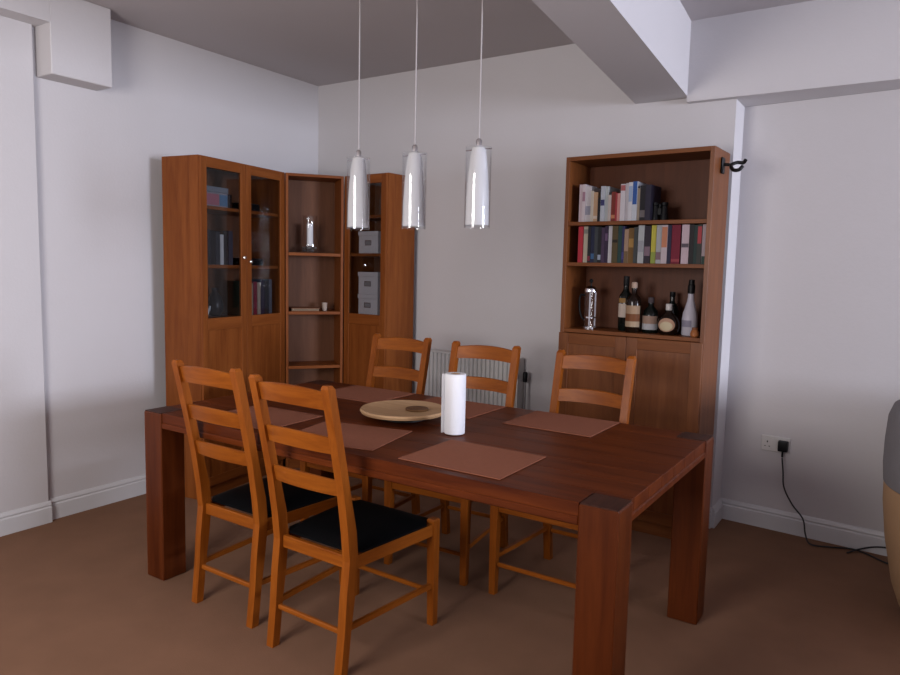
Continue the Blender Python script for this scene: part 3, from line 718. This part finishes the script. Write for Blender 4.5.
# ------------------------------------------------------------------ in the narrow cabinet
YR = -D2+.035
def storage_box(z, h, label):
    t = thing('storage_box', label, 'storage box', loc2w(r2root, .172, YR+.09, z), r2root[2], 'white storage boxes in the narrow cabinet')
    w = .186
    MB().box(-w/2+.004, w/2-.004, -.085, .085, 0, h-.030, .002).build('box_body', BOXW, t)
    MB().box(-w/2, w/2, -.089, .089, h-.0298, h, .002).build('lid', BOXW, t)
    f = MB(); z0 = h*.36
    f.box(-.030, .030, -.0885, -.0852, z0, z0+.004).box(-.030, .030, -.0885, -.0852, z0+.030, z0+.034).box(-.030, -.026, -.0885, -.0852, z0+.004, z0+.030).box(.026, .030, -.0885, -.0852, z0+.004, z0+.030)
    f.build('label_holder', CHROME, t)
    MB().box(-.026, .026, -.0862, -.0852, z0+.004, z0+.030).build('label_card', colm((.30, .28, .28)), t)
storage_box(1.4825, .148, 'white storage box alone on its shelf in the narrow cabinet')
storage_box(1.2070, .150, 'upper white storage box of the two stacked in the narrow cabinet')
storage_box(1.0655, .141, 'lower white storage box of the two stacked in the narrow cabinet')
t = thing('figurine', 'small brown figurine on the top shelf of the narrow cabinet', 'figurine', loc2w(r2root, .245, YR+.06, 1.7355), r2root[2])
MB().lathe([(0, 0), (.030, 0), (.030, .010), (.020, .014), (.024, .05), (.017, .085), (.022, .105), (.010, .122), (.014, .132), (.014, .148), (0, .156)], 20).build('figure', colm((.16, .09, .06), .4), t, smooth=30)
MB().lathe([(.0305, 0), (.034, 0), (.034, .006), (.0305, .006), (.0305, 0)], 20).build('stand', BLACKP, t, smooth=35)

# ------------------------------------------------------------------ radiator
def radiator():
    x0, x1, z0, z1 = 1.10, 1.790, .16, .845
    t = thing('radiator', 'white ribbed panel radiator on the back wall behind the chairs', 'radiator', ((x0+x1)/2, -.045, 0))
    w = (x1-x0)/2; n = 22; secs = []
    prof = []
    for k in range(n):
        a = -w+2*w*k/n; b = 2*w/n
        prof += [(a, -.060), (a+b*.55, -.060), (a+b*.68, -.049), (a+b*.87, -.049)]
    prof += [(w, -.060), (w, -.042), (-w, -.042)]
    MB().sweep([[(x, y, z) for x, y in prof] for z in (z0, z1-.012)]).build('front_panel', RAD, t)
    MB().box(-w, w, -.041, .018, z0+.02, z1-.03).build('convector', RAD, t)
    m = MB()
    m.box(-w, w, -.064, .022, z1-.0118, z1, .002); m.build('top_grille', RAD, t)
    for s in (-1, 1): MB().box(s*(w+.0005), s*(w+.004), -.062, .020, z0+.01, z1-.001, .001).build('end_panel', RAD, t)
    for s in (-1, 1): MB().box(s*.28-.012, s*.28+.012, .0181, .043, .35, .70).build('wall_bracket', RAD, t)
    MB().tube([(w+.035, -.02, .0), (w+.035, -.02, .70)], .0075, 10).build('pipe', plain('grey_pipe', (.20, .19, .19), .4), t, smooth=40)
    MB().lathe([(0, .700), (.013, .700), (.016, .712), (.016, .752), (.012, .762), (0, .763)], 16, (w+.035, -.02, 0)).build('valve', BLACKP, t, smooth=40)
    MB().tube([(w+.004, -.02, .705), (w+.022, -.02, .705)], .007, 8).build('valve_tail', CHROME, t, smooth=40)
radiator()

# ------------------------------------------------------------------ socket, plug and cable
sy = rec_y(3.24)
t = thing('wall_socket', 'white double wall socket low on the right-hand wall', 'socket', (3.238, sy, .478), -.082)
MB().box(-.073, .073, -.010, -.0003, -.043, .043, .003).build('face_plate', WPLAST, t)
for s in (-1, 1): MB().box(s*.012-.007, s*.012+.007, -.0135, -.0102, .014, .030, .001).build('rocker_switch', WPLAST, t)
for s in (-1,):
    MB().box(s*.042-.003, s*.042+.003, -.0107, -.0101, .004, .014).build('pin_hole', BLACKP, t)
    for q in (-1, 1): MB().box(s*.042+q*.011-.004, s*.042+q*.011+.004, -.0107, -.0101, -.018, -.014).build('pin_hole', BLACKP, t)
t = thing('plug', 'black mains plug in the double socket with a long black cable', 'plug', (3.238, sy, .478), -.082)
MB().box(.018, .066, -.045, -.0110, -.030, .028, .006).build('plug_body', BLACKP, t, smooth=40)
MB().tube([(.042, -.030, -.028), (.042, -.032, -.060)], .0055, 8).build('cable_grip', BLACKP, t, smooth=40)
c, s_ = math.cos(-.082), math.sin(-.082)
def lw(P): x, y, z = P[0]-3.238, P[1]-sy, P[2]-.478; return (c*x+s_*y, -s_*x+c*y, z)
MB().tube([lw(p) for p in crom([(3.278, .15, .415), (3.288, .145, .34), (3.300, .13, .26), (3.345, .12, .18), (3.405, .09, .12), (3.425, .06, .05), (3.455, .045, .008), (3.55, .075, .006), (3.63, .110, .006), (3.70, .085, .006), (3.80, .005, .006), (3.90, .02, .006)], 6)], .0042, 8).build('cable', RUBBER, t, smooth=40)
tag(MB().tube(crom([(3.62, .040, .005), (3.67, .10, .016), (3.73, .120, .035), (3.80, .105, .050), (3.90, .09, .04), (4.02, .085, .006)], 6), .0042, 8).build('power_cable', RUBBER, smooth=40), 'loose second black cable looping along the skirting by the sofa', 'cable')

# ------------------------------------------------------------------ sofa end, plus a forward section added out of view to block light
def sofa_with_shade_wing():
    t = thing('sofa_with_shade_wing', 'tan sofa with grey padded back, rounded end at the right edge, unseen section added to block light', 'sofa', (4.215, -.48, 0))
    def shell(prof, a0, a1, name, mat, n=30):
        secs = []
        for k in range(n+1):
            g = math.radians(a0+(a1-a0)*k/n)
            secs.append([(r*math.cos(g), r*math.sin(g), z) for r, z in prof])
        MB().sweep(secs).build(name, mat, t, smooth=50)
    tan = [(.375, .035), (.405, .12), (.440, .30), (.458, .46), (.460, .545), (.385, .545), (.375, .30), (.345, .05)]
    pad = [(.462, .548), (.468, .62), (.468, .72), (.462, .82), (.445, .87), (.415, .885), (.375, .865), (.355, .80), (.350, .66), (.360, .548)]
    shell(tan, 90, 250, 'outer_shell', TAN)
    shell(pad, 90, 235, 'padded_back', GREYT)
    # straight wall run, then an unseen forward section added to shade the floor
    run = lambda prof, x0, x1: MB().sweep([[(x, r, z) for r, z in prof] for x in (x0, x1)])
    run(tan, .0005, 1.30).build('outer_shell', TAN, t, smooth=50); run(pad, .0005, 1.30).build('padded_back', GREYT, t, smooth=50)
    shade_wing = lambda prof, y0, y1: MB().sweep([[(.91+r, y, z) for r, z in prof] for y in (y0, y1)])
    shade_wing(tan, -2.75, .32).build('outer_shell', TAN, t, smooth=50); shade_wing(pad, -2.75, .32).build('padded_back', GREYT, t, smooth=50)
    MB().lathe([(0, .06), (.335, .06), (.338, .34), (0, .34)], 40).build('seat_base', TAN, t, smooth=40)
    MB().box(.339, 1.24, -.36, .335, .06, .34, .02).build('seat_base', TAN, t, smooth=40)
    MB().box(.50, 1.24, -2.74, -.362, .06, .34, .02).build('seat_base', TAN, t, smooth=40)
    MB().lathe([(0, .342), (.330, .342), (.338, .36), (.338, .42), (.325, .455), (.20, .470), (0, .474)], 40).build('seat_cushion', GREYT, t, smooth=40)
    MB().box(.340, 1.24, -.37, .335, .342, .47, .04).build('seat_cushion', GREYT, t, smooth=40)
    for a, b in ((-1.55, -.375), (-2.74, -1.555)): MB().box(.49, 1.24, a, b, .342, .47, .04).build('seat_cushion', GREYT, t, smooth=40)
    for x, y in ((-.20, -.20), (-.20, .20), (1.15, .25), (.58, -2.66), (1.15, -2.66)):
        MB().lathe([(0, 0), (.018, 0), (.024, .058), (0, .058)], 14, (x, y, 0)).build('foot', BLACKP, t, smooth=40)
sofa_with_shade_wing()
